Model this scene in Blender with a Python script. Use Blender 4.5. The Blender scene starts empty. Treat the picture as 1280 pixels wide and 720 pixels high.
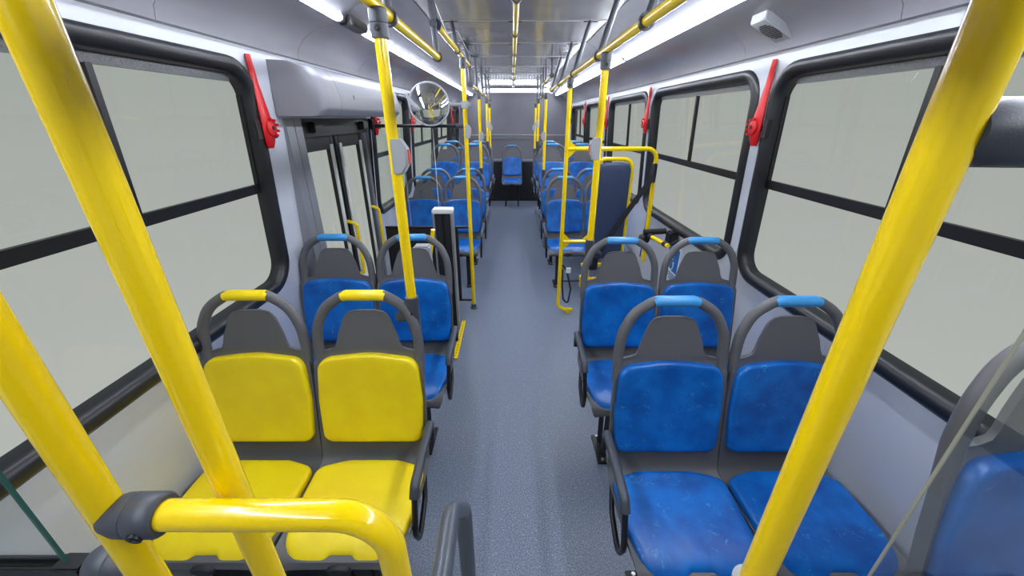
import bpy, math, random
from mathutils import Vector, Matrix
random.seed(4)
C = bpy.context.scene.collection
S = bpy.context.scene
R = math.radians

# ------------------------------------------------------------------ camera
cam = bpy.data.objects.new('camera', bpy.data.cameras.new('camera')); C.objects.link(cam)
cam.location = (0, 0, 1.70)
PITCH = math.atan(212 / 474)
cam.rotation_euler = (R(90) - PITCH, 0, 0)
cam.data.sensor_width = 36; cam.data.lens = 36 * 474 / 1280; cam.data.clip_start = 0.02
S.camera = cam
# ------------------------------------------------------------------ world: plain overcast studio grey
w = bpy.data.worlds.new('world'); S.world = w; w.use_nodes = True
nt = w.node_tree; nt.nodes.clear()
tc = nt.nodes.new('ShaderNodeTexCoord'); sp = nt.nodes.new('ShaderNodeSeparateXYZ')
mr = nt.nodes.new('ShaderNodeMapRange'); cr = nt.nodes.new('ShaderNodeValToRGB')
bg = nt.nodes.new('ShaderNodeBackground'); wo = nt.nodes.new('ShaderNodeOutputWorld')
nt.links.new(tc.outputs['Generated'], sp.inputs[0]); nt.links.new(sp.outputs['Z'], mr.inputs[0])
mr.inputs[1].default_value = -0.6; mr.inputs[2].default_value = 0.4
nt.links.new(mr.outputs[0], cr.inputs[0]); nt.links.new(cr.outputs[0], bg.inputs[0]); nt.links.new(bg.outputs[0], wo.inputs[0])
cr.color_ramp.elements[0].color = (0.64, 0.65, 0.62, 1); cr.color_ramp.elements[1].color = (0.40, 0.44, 0.41, 1)
bg.inputs[1].default_value = 0.72
S.view_settings.view_transform = 'Standard'; S.view_settings.look = 'None'
S.view_settings.exposure = 0.2; S.view_settings.gamma = 1.0; S.view_settings.use_curve_mapping = False
TUBE = 66.0          # brightness of the LED tubes
REARTUBE = 9.0

# ------------------------------------------------------------------ materials
def srgb(r, g, b):
    f = lambda c: (c / 255 / 12.92) if c / 255 <= 0.04045 else ((c / 255 + 0.055) / 1.055) ** 2.4
    return (f(r), f(g), f(b), 1)
def mat(name, col, rough=0.5, metal=0.0, coat=0.0, noise=None, bump=None, emit=None, spec=None):
    m = bpy.data.materials.new(name); m.use_nodes = True; t = m.node_tree; b = t.nodes['Principled BSDF']
    c = srgb(*col); b.inputs['Base Color'].default_value = c
    b.inputs['Roughness'].default_value = rough; b.inputs['Metallic'].default_value = metal
    b.inputs['Coat Weight'].default_value = coat; b.inputs['Coat Roughness'].default_value = 0.08
    if spec is not None: b.inputs['Specular IOR Level'].default_value = spec
    if emit:
        b.inputs['Emission Color'].default_value = srgb(*emit[0]); b.inputs['Emission Strength'].default_value = emit[1]
    o = t.nodes.new('ShaderNodeTexCoord')
    if noise:   # (scale, colour2, lo, hi, stretch)
        n = t.nodes.new('ShaderNodeTexNoise'); n.inputs['Scale'].default_value = noise[0]; n.inputs['Detail'].default_value = 5
        mp = t.nodes.new('ShaderNodeMapping'); mp.inputs['Scale'].default_value = noise[4] if len(noise) > 4 else (1, 1, 1)
        t.links.new(o.outputs['Object'], mp.inputs[0]); t.links.new(mp.outputs[0], n.inputs['Vector'])
        r = t.nodes.new('ShaderNodeValToRGB'); r.color_ramp.elements[0].position = noise[2]; r.color_ramp.elements[1].position = noise[3]
        r.color_ramp.elements[0].color = c; r.color_ramp.elements[1].color = srgb(*noise[1])
        t.links.new(n.outputs['Fac'], r.inputs[0]); t.links.new(r.outputs[0], b.inputs['Base Color'])
    if bump:
        n2 = t.nodes.new('ShaderNodeTexNoise'); n2.inputs['Scale'].default_value = bump[0]
        bp = t.nodes.new('ShaderNodeBump'); bp.inputs['Strength'].default_value = bump[1]; bp.inputs['Distance'].default_value = 0.002
        t.links.new(o.outputs['Object'], n2.inputs['Vector']); t.links.new(n2.outputs['Fac'], bp.inputs['Height']); t.links.new(bp.outputs[0], b.inputs['Normal'])
    return m
def scuffed(name, base, dark, scuff, amount, rough):
    """vinyl with soft wear clouds and small light scratches"""
    m = mat(name, base, rough, bump=(420, 0.12)); t = m.node_tree; b = t.nodes['Principled BSDF']
    o = [n for n in t.nodes if n.type == 'TEX_COORD'][0]
    n1 = t.nodes.new('ShaderNodeTexNoise'); n1.inputs['Scale'].default_value = 9; n1.inputs['Detail'].default_value = 6
    oi = t.nodes.new('ShaderNodeObjectInfo'); ad = t.nodes.new('ShaderNodeVectorMath'); ad.operation = 'ADD'
    ml = t.nodes.new('ShaderNodeMath'); ml.operation = 'MULTIPLY'; ml.inputs[1].default_value = 37
    t.links.new(oi.outputs['Random'], ml.inputs[0]); t.links.new(o.outputs['Object'], ad.inputs[0]); t.links.new(ml.outputs[0], ad.inputs[1])
    t.links.new(ad.outputs[0], n1.inputs['Vector'])
    r1 = t.nodes.new('ShaderNodeValToRGB'); r1.color_ramp.elements[0].position = 0.35; r1.color_ramp.elements[1].position = 0.68
    r1.color_ramp.elements[0].color = srgb(*dark); r1.color_ramp.elements[1].color = srgb(*base)
    t.links.new(n1.outputs['Fac'], r1.inputs[0])
    # scratches: strongly distorted noise, thin band
    n2 = t.nodes.new('ShaderNodeTexNoise'); n2.inputs['Scale'].default_value = 17; n2.inputs['Detail'].default_value = 3; n2.inputs['Distortion'].default_value = 2.2
    t.links.new(ad.outputs[0], n2.inputs['Vector'])
    r2 = t.nodes.new('ShaderNodeValToRGB'); e = r2.color_ramp.elements
    e[0].position = 0.482; e[0].color = (0, 0, 0, 1); e[1].position = 0.5; e[1].color = (1, 1, 1, 1)
    x = e.new(0.520); x.color = (0, 0, 0, 1)
    t.links.new(n2.outputs['Fac'], r2.inputs[0])
    n3 = t.nodes.new('ShaderNodeTexNoise'); n3.inputs['Scale'].default_value = 20; n3.inputs['Detail'].default_value = 2
    t.links.new(ad.outputs[0], n3.inputs['Vector'])
    r3 = t.nodes.new('ShaderNodeValToRGB'); r3.color_ramp.elements[0].position = 0.56; r3.color_ramp.elements[1].position = 0.66
    t.links.new(n3.outputs['Fac'], r3.inputs[0])
    mu = t.nodes.new('ShaderNodeMath'); mu.operation = 'MULTIPLY'; t.links.new(r2.outputs[0], mu.inputs[0]); t.links.new(r3.outputs[0], mu.inputs[1])
    m2 = t.nodes.new('ShaderNodeMath'); m2.operation = 'MULTIPLY'; m2.inputs[1].default_value = amount; t.links.new(mu.outputs[0], m2.inputs[0])
    mx = t.nodes.new('ShaderNodeMix'); mx.data_type = 'RGBA'
    t.links.new(m2.outputs[0], mx.inputs['Factor']); t.links.new(r1.outputs[0], mx.inputs['A']); mx.inputs['B'].default_value = srgb(*scuff)
    t.links.new(mx.outputs['Result'], b.inputs['Base Color'])
    return m
def glass(name, tint, refl=0.06, rough=0.0):
    m = bpy.data.materials.new(name); m.use_nodes = True; t = m.node_tree; t.nodes.clear()
    o = t.nodes.new('ShaderNodeOutputMaterial'); tr = t.nodes.new('ShaderNodeBsdfTransparent'); gl = t.nodes.new('ShaderNodeBsdfGlossy')
    mx = t.nodes.new('ShaderNodeMixShader'); lw = t.nodes.new('ShaderNodeLayerWeight')
    pw = t.nodes.new('ShaderNodeMath'); pw.operation = 'POWER'; pw.inputs[1].default_value = 4.0
    ma = t.nodes.new('ShaderNodeMath'); ma.operation = 'MULTIPLY_ADD'; ma.inputs[1].default_value = refl * 7; ma.inputs[2].default_value = refl * 0.5
    t.links.new(lw.outputs['Facing'], pw.inputs[0]); t.links.new(pw.outputs[0], ma.inputs[0])
    tr.inputs[0].default_value = (*tint, 1); gl.inputs['Roughness'].default_value = rough; gl.inputs[0].default_value = (1, 1, 1, 1)
    t.links.new(ma.outputs[0], mx.inputs[0]); t.links.new(tr.outputs[0], mx.inputs[1]); t.links.new(gl.outputs[0], mx.inputs[2]); t.links.new(mx.outputs[0], o.inputs[0])
    return m
M = {}
M['yellow'] = mat('yellow_paint', (248, 212, 0), 0.22, coat=0.5, spec=0.4)
M['yellow_seat'] = scuffed('yellow_vinyl', (246, 222, 8), (240, 210, 8), (250, 240, 150), 0.18, 0.42)
M['blue_seat'] = scuffed('blue_vinyl', (8, 112, 200), (2, 78, 158), (110, 185, 235), 0.5, 0.34)
M['navy'] = mat('navy_vinyl', (44, 58, 88), 0.5, bump=(200, 0.15))
M['shell'] = mat('grey_plastic', (92, 92, 95), 0.48, bump=(500, 0.1))
M['grip_blue'] = mat('blue_grip', (58, 142, 204), 0.4)
M['grip_yellow'] = mat('yellow_grip', (246, 214, 10), 0.35)
M['clamp'] = mat('charcoal_plastic', (66, 70, 80), 0.42, bump=(600, 0.1))
M['rail_grey'] = mat('grey_coated_tube', (82, 88, 98), 0.3, bump=(350, 0.3))
M['black'] = mat('black_metal', (24, 25, 28), 0.4)
M['dark'] = mat('dark_panel', (30, 31, 35), 0.55)
M['rubber'] = mat('black_rubber', (29, 31, 36), 0.38)
M['sash'] = mat('speckled_sash', (70, 74, 78), 0.35, noise=(600, (130, 135, 140), 0.45, 0.6))
M['wall'] = mat('wall_laminate', (199, 203, 214), 0.35, noise=(3, (191, 195, 206), 0.3, 0.7))
M['cove'] = mat('grey_cove', (140, 139, 147), 0.27, noise=(2.5, (124, 123, 131), 0.35, 0.7, (1, .4, 1)))
M['ceiling'] = mat('grey_ceiling', (132, 131, 136), 0.16, noise=(2, (118, 117, 122), 0.35, 0.7), bump=(1.5, 0.15))
M['rear'] = mat('grey_rear_wall', (112, 111, 119), 0.36, noise=(2, (102, 101, 110), 0.35, 0.7))
M['silver'] = mat('aluminium', (190, 192, 196), 0.32, metal=0.75)
M['brush'] = mat('white_strip', (214, 216, 214), 0.5)
M['jamb'] = mat('grey_jamb', (150, 152, 158), 0.35, metal=0.4)
M['cover'] = mat('grey_cover', (128, 128, 136), 0.4)
M['red'] = mat('red_plastic', (192, 16, 24), 0.35)
M['redlamp'] = mat('red_button', (228, 84, 70), 0.4)
M['button'] = mat('light_grey_plastic', (160, 163, 168), 0.45)
M['white'] = mat('white_plastic', (225, 227, 230), 0.4)
M['led'] = mat('led_tube', (240, 245, 255), 0.4, emit=((236, 243, 255), TUBE))
M['led_rear'] = mat('led_tube_rear', (240, 245, 255), 0.4, emit=((240, 246, 255), REARTUBE))
M['mirror'] = mat('mirror_glass', (235, 238, 240), 0.02, metal=1.0)
M['sticker'] = mat('blue_sticker', (20, 110, 190), 0.4)
M['glass'] = glass('window_glass', (0.96, 0.97, 0.96), 0.022)
M['screen'] = glass('screen_glass', (0.93, 0.95, 0.94), 0.07)
M['glass_edge'] = mat('green_glass_edge', (52, 92, 84), 0.2)
M['glass_edge2'] = mat('pale_glass_edge', (150, 152, 140), 0.2)
M['strap'] = mat('black_webbing', (32, 33, 38), 0.7)
# floor: blue-grey speckled vinyl
M['floor'] = mat('speckled_vinyl', (96, 105, 124), 0.38, noise=(170, (132, 143, 163), 0.40, 0.62), bump=(220, 0.35))
t = M['floor'].node_tree; b = t.nodes['Principled BSDF']
v = t.nodes.new('ShaderNodeTexVoronoi'); v.inputs['Scale'].default_value = 62
o = [n for n in t.nodes if n.type == 'TEX_COORD'][0]; t.links.new(o.outputs['Object'], v.inputs['Vector'])
r = t.nodes.new('ShaderNodeValToRGB'); r.color_ramp.elements[0].position = 0.08; r.color_ramp.elements[1].position = 0.15
r.color_ramp.elements[0].color = (1, 1, 1, 1); r.color_ramp.elements[1].color = (0, 0, 0, 1)
t.links.new(v.outputs['Distance'], r.inputs[0])
old = b.inputs['Base Color'].links[0].from_socket
mx = t.nodes.new('ShaderNodeMix'); mx.data_type = 'RGBA'; m2 = t.nodes.new('ShaderNodeMath'); m2.operation = 'MULTIPLY'; m2.inputs[1].default_value = 0.6
t.links.new(r.outputs[0], m2.inputs[0]); t.links.new(m2.outputs[0], mx.inputs['Factor']); t.links.new(old, mx.inputs['A']); mx.inputs['B'].default_value = srgb(215, 222, 235)
t.links.new(mx.outputs['Result'], b.inputs['Base Color'])

# ------------------------------------------------------------------ mesh builder
def fillet(pts, r, n=6, closed=False):
    P = [Vector(p) for p in pts]; out = []; N = len(P)
    for i, p in enumerate(P):
        if not closed and (i == 0 or i == N - 1): out.append(p); continue
        rr = r[i] if isinstance(r, (list, tuple)) else r
        a = P[(i - 1) % N] - p; c = P[(i + 1) % N] - p
        la, lc = a.length, c.length; a.normalize(); c.normalize()
        ang = a.angle(c)
        if rr <= 0 or ang > math.pi - 0.02: out.append(p); continue
        d = min(rr / math.tan(ang / 2), la * 0.49, lc * 0.49); rr2 = d * math.tan(ang / 2)
        bis = (a + c).normalized(); cen = p + bis * (rr2 / math.sin(ang / 2))
        s = p + a * d - cen; e = p + c * d - cen; th = s.angle(e)
        for k in range(n + 1):
            f = k / n; out.append(cen + (s * math.sin((1 - f) * th) + e * math.sin(f * th)) / math.sin(th))
    return out
class MB:
    def __init__(s): s.v = []; s.f = []
    def add(s, vs, fs):
        o = len(s.v); s.v += [tuple(v) for v in vs]; s.f += [tuple(i + o for i in f) for f in fs]; return s
    def box(s, x0, x1, y0, y1, z0, z1, mtx=None):
        vs = [Vector((x, y, z)) for x in (x0, x1) for y in (y0, y1) for z in (z0, z1)]
        if mtx: vs = [mtx @ v for v in vs]
        return s.add(vs, [(0, 1, 3, 2), (4, 6, 7, 5), (0, 4, 5, 1), (2, 3, 7, 6), (0, 2, 6, 4), (1, 5, 7, 3)])
    def tube(s, pts, r, n=14, r2=None, closed=False, up=None):
        P = [Vector(p) for p in pts]; N = len(P); T = []
        for i in range(N):
            a = P[(i - 1) % N] if (closed or i) else P[0]; c = P[(i + 1) % N] if (closed or i < N - 1) else P[-1]
            T.append((c - a).normalized())
        u = Vector(up) if up else (Vector((0, 0, 1)) if abs(T[0].z) < 0.9 else Vector((0, 1, 0)))
        u = (u - T[0] * u.dot(T[0])).normalized(); vs = []
        for i in range(N):
            u = (u - T[i] * u.dot(T[i])).normalized(); w_ = T[i].cross(u)
            ri = r[i] if isinstance(r, (list, tuple)) else r
            rb = r2 if r2 else ri
            vs += [P[i] + u * (math.cos(2 * math.pi * k / n) * ri) + w_ * (math.sin(2 * math.pi * k / n) * rb) for k in range(n)]
        fs = []
        for i in range(N if closed else N - 1):
            j = (i + 1) % N
            fs += [(i * n + k, i * n + (k + 1) % n, j * n + (k + 1) % n, j * n + k) for k in range(n)]
        if not closed: fs += [tuple(range(n - 1, -1, -1)), tuple((N - 1) * n + k for k in range(n))]
        return s.add(vs, fs)
    def cyl(s, a, b, r, n=16, r2=None): 
        a = Vector(a); b = Vector(b)
        return s.tube([a, b], [r, r if r2 is None else r2], n)
    def loft(s, rings, cap=True, closed=True):
        n = len(rings[0]); vs = [p for rg in rings for p in rg]; fs = []
        for i in range(len(rings) - 1):
            for k in range(n if closed else n - 1):
                fs.append((i * n + k, i * n + (k + 1) % n, (i + 1) * n + (k + 1) % n, (i + 1) * n + k))
        if cap: fs += [tuple(range(n - 1, -1, -1)), tuple((len(rings) - 1) * n + k for k in range(n))]
        return s.add(vs, fs)
    def prism(s, poly, f0, f1):
        return s.loft([[f0(p) for p in poly], [f1(p) for p in poly]])
    def lathe(s, prof, mtx, n=32):
        rings = [[mtx @ Vector((r * math.cos(2 * math.pi * k / n), r * math.sin(2 * math.pi * k / n), z)) for k in range(n)] for r, z in prof]
        return s.loft(rings)
    def build(s, name, m, parent=None, smooth=38, bevel=0):
        me = bpy.data.meshes.new(name); me.from_pydata(s.v, [], s.f); me.materials.append(M[m] if isinstance(m, str) else m)
        me.validate()
        import bmesh
        bm = bmesh.new(); bm.from_mesh(me); bmesh.ops.recalc_face_normals(bm, faces=bm.faces)
        if bevel: bmesh.ops.bevel(bm, geom=[e for e in bm.edges if e.calc_face_angle(0) > 0.6], offset=bevel, segments=2, affect='EDGES', clamp_overlap=True)
        bm.to_mesh(me); bm.free()
        if smooth:
            me.shade_smooth(); me.set_sharp_from_angle(angle=R(smooth))
        o = bpy.data.objects.new(name, me); C.objects.link(o)
        if parent: o.parent = parent
        return o
def rotx(deg, at=(0, 0, 0)): return Matrix.Translation(at) @ Matrix.Rotation(R(deg), 4, 'X') @ Matrix.Translation(-Vector(at))
def aim(p, d):
    return Matrix.Translation(p) @ Vector(d).to_track_quat('Z', 'Y').to_matrix().to_4x4()
def thing(name, label, cat, loc=(0, 0, 0), group=None):
    o = bpy.data.objects.new(name, None); C.objects.link(o); o.location = loc; o.empty_display_size = 0.1
    o['label'] = label; o['category'] = cat
    if group: o['group'] = group
    return o
def struct(o): o['kind'] = 'structure'; return o
def sroot(name):
    o = bpy.data.objects.new(name, None); C.objects.link(o); o['kind'] = 'structure'; return o

# ------------------------------------------------------------------ the shell of the bus
YF, YB = -1.9, 9.0
ZT = 1.985           # top of the side walls
ZC = 2.31            # ceiling
def XL(z): return -1.212 + (z - 0.45) * 0.062
def XR(z): return 1.285 - (z - 0.45) * 0.045
CX = 0.04
struct(MB().box(-1.3, 1.4, YF - .1, YB + .1, -0.08, 0.0).build('floor', 'floor', smooth=0))

# windows: holes in the walls
LW = [(-1.25, 0.22), (0.40, 1.845), (3.36, 4.50), (4.68, 6.06), (6.22, 7.55), (7.70, 8.75)]
RW = [(-1.15, 0.34), (0.50, 1.975), (2.125, 3.625), (3.785, 5.20), (5.36, 6.80), (6.96, 8.42)]
Z0, Z1, CR_ = 0.925, 1.90, 0.13
def hole(y0, y1, z0=Z0, z1=Z1, r=CR_, n=8):
    return [(p.x, p.y) for p in fillet([(y0, z0, 0), (y1, z0, 0), (y1, z1, 0), (y0, z1, 0)], r, n, closed=True)]
def bay(mb, X, side, ya, yb, za, zb, h):
    y0, y1, z0, z1 = min(p[0] for p in h), max(p[0] for p in h), min(p[1] for p in h), max(p[1] for p in h)
    N = len(h); q = N // 4
    corners = [(ya, za), (yb, za), (yb, zb), (ya, zb)]
    f = lambda p, d: Vector((X(p[1]) + side * d, p[0], p[1]))
    inn = [f(p, 0) for p in h]; out = [f(p, 0.05) for p in h]
    ci = [f(c, 0) for c in corners]; co = [f(c, 0.05) for c in corners]
    vs = inn + out + ci + co; fs = []
    for base, cb in ((0, 2 * N), (N, 2 * N + 4)):
        for k in range(4):
            for i in range(q - 1): fs.append((base + k * q + i, base + k * q + i + 1, cb + k))
            a = base + k * q + q - 1; b_ = base + ((k + 1) % 4) * q
            fs.append((a, b_, cb + (k + 1) % 4, cb + k))
    for i in range(N): fs.append((i, (i + 1) % N, N + (i + 1) % N, N + i))
    mb.add(vs, fs)
def wall(name, X, side, wins, extra=()):
    mb = MB()
    edges = [YF] + [(wins[i][1] + wins[i + 1][0]) / 2 for i in range(len(wins) - 1)] + [YB]
    zb = Z0 - 0.10
    for i, (a, b_) in enumerate(wins):
        ya, yb = edges[i], edges[i + 1]
        if side < 0 and i == 1: yb = 2.13
        if side < 0 and i == 2: ya = 3.31
        bay(mb, X, side, ya, yb, zb, ZT, hole(a, b_))
    segs = [(YF, YB)] if side > 0 else [(YF, 2.13), (3.31, YB)]
    for ya, yb in segs:
        q = [Vector((X(z) + side * d, y, z)) for d in (0, .05) for y in (ya, yb) for z in (0.0, zb)]
        mb.add(q, [(0, 1, 3, 2), (4, 6, 7, 5), (0, 4, 5, 1), (2, 3, 7, 6), (0, 2, 6, 4), (1, 5, 7, 3)])
    if side < 0:   # panel over the door
        q = [Vector((X(z) + side * d, y, z)) for d in (0, .05) for y in (2.13, 3.31) for z in (1.70, ZT)]
        mb.add(q, [(0, 1, 3, 2), (4, 6, 7, 5), (0, 4, 5, 1), (2, 3, 7, 6), (0, 2, 6, 4), (1, 5, 7, 3)])
    return struct(mb.build(name, 'wall', smooth=30))
wl = wall('wall_left', XL, -1, LW); wr = wall('wall_right', XR, 1, RW)
struct(MB().box(-1.35, 1.42, YB, YB + .06, -.02, 2.5).build('wall_rear', 'rear', smooth=0))
# front bulkhead with windscreen opening (behind the camera, seen only in the mirror)
mb = MB().box(-1.35, 1.42, YF - .06, YF, 0, 0.95).box(-1.35, 1.42, YF - .06, YF, 1.98, 2.5).box(-1.35, -1.1, YF - .06, YF, .95, 1.98).box(1.17, 1.42, YF - .06, YF, .95, 1.98)
struct(mb.build('wall_front', 'cover', smooth=0))

def window(n, X, side, a, b_, f=(0.5,)):
    root = sroot('window_%d' % n)
    fx = lambda y, z, d: Vector((X(z) + side * d, y, z))
    # fat rubber seal, proud of the wall
    h = hole(a + .004, b_ - .004, Z0 + .004, Z1 - .004, .125)
    cy, cz = (a + b_) / 2, (Z0 + Z1) / 2
    prof = [(-.034, .004), (-.030, -.012), (-.014, -.022), (.006, -.022), (.022, -.012), (.030, .004), (.030, .046), (.012, .046)]  # (inward in plane, depth)
    rings = []
    N = len(h)
    for i in range(N):
        p = Vector(h[i]); t_ = (Vector(h[(i + 1) % N]) - Vector(h[i - 1])).normalized(); nrm = Vector((-t_.y, t_.x))   # points inwards (ccw loop)
        rings.append([fx(p.x + nrm.x * u, p.y + nrm.y * u, d) for u, d in prof])
    vs = [q for r_ in rings for q in r_]; K = len(prof)
    fs = [(i * K + k, i * K + (k + 1) % K, ((i + 1) % N) * K + (k + 1) % K, ((i + 1) % N) * K + k) for i in range(N) for k in range(K)]
    MB().add(vs, fs).build('rubber_seal', 'rubber', root, smooth=50)
    zb = 1.402
    def bar(y0, y1, z0, z1, d0, d1, name, m):
        q = [fx(y, z, d) for d in (d0, d1) for y in (y0, y1) for z in (z0, z1)]
        return MB().add(q, [(0, 1, 3, 2), (4, 6, 7, 5), (0, 4, 5, 1), (2, 3, 7, 6), (0, 2, 6, 4), (1, 5, 7, 3)]).build(name, m, root, smooth=0)
    bar(a + .03, b_ - .03, zb - .022, zb + .018, .028, .046, 'middle_bar', 'black')
    bar(a + .09, b_ - .09, Z1 - .062, Z1 - .026, .026, .044, 'top_sash', 'sash')
    bar(a + .03, a + .042, zb + .018, Z1 - .11, .026, .044, 'side_sash', 'black')
    bar(b_ - .042, b_ - .03, zb + .018, Z1 - .11, .026, .044, 'side_sash', 'black')
    m_ = a + (b_ - a) * f[0]
    bar(m_ - .016, m_ + .002, zb + .018, Z1 - .06, .024, .036, 'sliding_stile', 'black')
    bar(m_ - .004, m_ + .016, zb + .018, Z1 - .06, .036, .050, 'sliding_stile', 'rubber')
    bar(a + .03, m_, zb + .01, Z1 - .03, .040, .043, 'sliding_pane', 'glass')
    bar(m_, b_ - .03, zb + .01, Z1 - .03, .032, .035, 'sliding_pane', 'glass')
    bar(a + .03, b_ - .03, Z0 + .02, zb - .015, .038, .042, 'fixed_pane', 'glass')
n = 1
for (a, b_) in LW: window(n, XL, -1, a, b_, (0.55,) if n == 2 else (0.5,)); n += 1
for (a, b_) in RW: window(n, XR, 1, a, b_, (0.53,) if a == 0.5 else (0.5,)); n += 1
# windscreen
ws = sroot('window_%d' % n)
MB().box(-1.1, 1.17, YF - .035, YF - .03, .95, 1.98).build('windscreen_pane', 'glass', ws, smooth=0)
MB().box(.03, .05, YF - .05, YF - .02, .95, 1.98).build('centre_bar', 'black', ws, smooth=0)

# coves, ceiling panels, seams
SE = [-1.9, -1.15, -0.3, 0.55, 1.4, 2.25, 3.10, 3.95, 4.75, 5.60, 6.45, 7.30, 8.15, 9.0]
def cove(name, side):
    X = XR if side > 0 else XL
    xw = X(ZT); o = CX
    hw = abs(xw - o)
    prof = [(hw + .02, ZT - .012), (hw - .022, ZT - .008), (hw - .03, 2.015), (hw - .07, 2.065), (hw - .14, 2.105), (hw - .23, 2.130), (hw - .285, 2.135),
            (hw - .30, 2.175), (hw - .36, 2.20), (hw - .42, 2.245), (hw - .49, 2.285), (hw - .56, 2.305)]
    back = [(x + .02, z + .03) for x, z in reversed(prof)]
    poly = prof + back
    root = sroot(name)
    for i in range(len(SE) - 1):
        g = .0015
        MB().prism(poly, lambda p: Vector((o + side * p[0], SE[i] + g, p[1])), lambda p: Vector((o + side * p[0], SE[i + 1] - g, p[1]))).build('cove_panel', 'cove', root, smooth=50)
        if i % 2 == 0: pass
    return hw, prof
cove('trim_1', -1); hw, cprof = cove('trim_2', 1)
ceil = sroot('ceiling')
for i in range(len(SE) - 1):
    MB().box(CX - hw + .55, CX + hw - .55, SE[i] + .003, SE[i + 1] - .003, ZC, ZC + .02).build('ceiling_panel', 'ceiling', ceil, smooth=0)
MB().box(-1.4, 1.45, YF - .1, YB + .1, ZC + .1, ZC + .14).build('roof_skin', 'dark', ceil, smooth=0)
for s_, X in ((-1, XL), (1, XR)):
    x = X(ZT); MB().box(min(x, x + s_ * .2), max(x, x + s_ * .2), YF - .1, YB + .1, ZT, ZC + .1).build('roof_edge', 'dark', ceil, smooth=0)
for i, y in enumerate(SE[1:-1]):
    q = [(-.62, ZC - .001), (.62, ZC - .001), (.62, ZC - .006), (-.62, ZC - .006)]
    MB().prism([(CX + a, z) for a, z in q], lambda p: Vector((p[0], y - .006, p[1])), lambda p: Vector((p[0], y + .006, p[1]))).build('seam_strip', 'silver', ceil, smooth=0, bevel=.0015)

# rear bulkhead: dark kick panel, ledge, seam strip
tr = sroot('trim_3')
MB().box(-1.17, 1.25, 8.62, 8.99, 0.003, .84).build('kick_panel', 'dark', tr, smooth=0)
MB().box(-1.17, 1.25, 8.60, 8.99, .842, .875).build('ledge', 'cover', tr, smooth=0, bevel=.006)
tr = sroot('trim_4')
MB().box(-1.08, 1.16, 8.982, 8.999, 1.36, 1.375).build('seam_strip', 'silver', tr, smooth=0)
MB().box(-1.08, 1.16, 8.975, 8.999, 1.28, 1.34).build('dark_band', 'rear', tr, smooth=0, bevel=.004)
# wheel-arch podiums
def podium(name, x0, x1, y0, y1, h, m='floor'):
    return struct(MB().box(x0, x1, y0, y1, 0.0, h).build(name, m, smooth=0, bevel=.012))
podium('trim_5', -1.17, -.42, 5.18, 6.62, .25); podium('trim_6', .45, 1.24, 5.18, 6.62, .25)
podium('trim_7', -1.17, -.42, 6.63, 7.5, .10); podium('trim_8', .45, 1.24, 6.63, 7.5, .10)
podium('trim_9', .74, 1.25, -.6, .56, .25)
# small screw on the left wall panel
# ------------------------------------------------------------------ strip lights
def lamp(side, y0, y1, label, group):
    x = CX + side * (hw - .292); z = 2.150
    t_ = thing('strip_light', label, 'light', (x, (y0 + y1) / 2, z), group)
    L = (y1 - y0) / 2
    pts = [(.0225 * math.cos(a), .018 * math.sin(a)) for a in [math.pi * 2 * k / 16 for k in range(16)]]
    ring = lambda y, s=1: [Vector((side * -1 * -a * s, y, b * s)) for a, b in pts]
    MB().loft([ring(-L + .012), ring(L - .012)]).build('diffuser', 'led', t_)
    MB().loft([ring(-L - .008, 1.08), ring(-L + .012, 1.08)]).build('end_cap', 'button', t_, bevel=.003)
    MB().loft([ring(L - .012, 1.08), ring(L + .008, 1.08)]).build('end_cap', 'button', t_, bevel=.003)
lamp(-1, -1.25, .51, 'unseen LED strip light added to brighten the left front', 'LED strip lights along the left cove')  # out-of-view lamp added in line with the row to brighten the front poles
for k, (a, b_) in enumerate([(.55, 2.22), (2.52, 4.62), (4.68, 6.7), (6.76, 8.8)]):
    lamp(-1, a, b_, ['nearest long LED strip light above the left windows', 'second LED strip light above the left side, over the door', 'third LED strip light along the left cove', 'rearmost LED strip light along the left cove'][k], 'LED strip lights along the left cove')
for k, (a, b_) in enumerate([(-.6, 1.5), (1.54, 3.55), (3.60, 5.6), (5.66, 7.2), (7.26, 8.8)]):
    lamp(1, a, b_, ['LED strip light above the right windows, nearest the camera', 'second LED strip light on the right cove, beside the speaker', 'third LED strip light on the right cove', 'fourth LED strip light along the right cove', 'rearmost LED strip light on the right cove'][k], 'LED strip lights along the right cove')
t_ = thing('sensor_box', 'small black box between two strip lights on the left cove', 'box', (CX - hw + .31, 2.37, 2.148))
MB().box(-.035, .035, -.11, .11, -.022, .022).build('housing', 'dark', t_, bevel=.004)
t_ = thing('rear_light', 'wide bright LED light bar across the top of the rear wall', 'light', (CX - .03, 8.93, 2.235))
MB().box(-.80, .80, -.01, .03, -.045, .040).build('backing', 'white', t_, bevel=.006)
for k in range(28):
    x = -.77 + k * 1.54 / 27
    MB().box(x - .017, x + .017, -.030, -.0105, -.030, .020).build('led', 'led_rear', t_, bevel=.004)
for s_ in (-1, 1): MB().box(s_ * .82 - .018, s_ * .82 + .018, -.03, .03, -.06, .06).build('end_cap', 'white', t_, bevel=.004)

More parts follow.
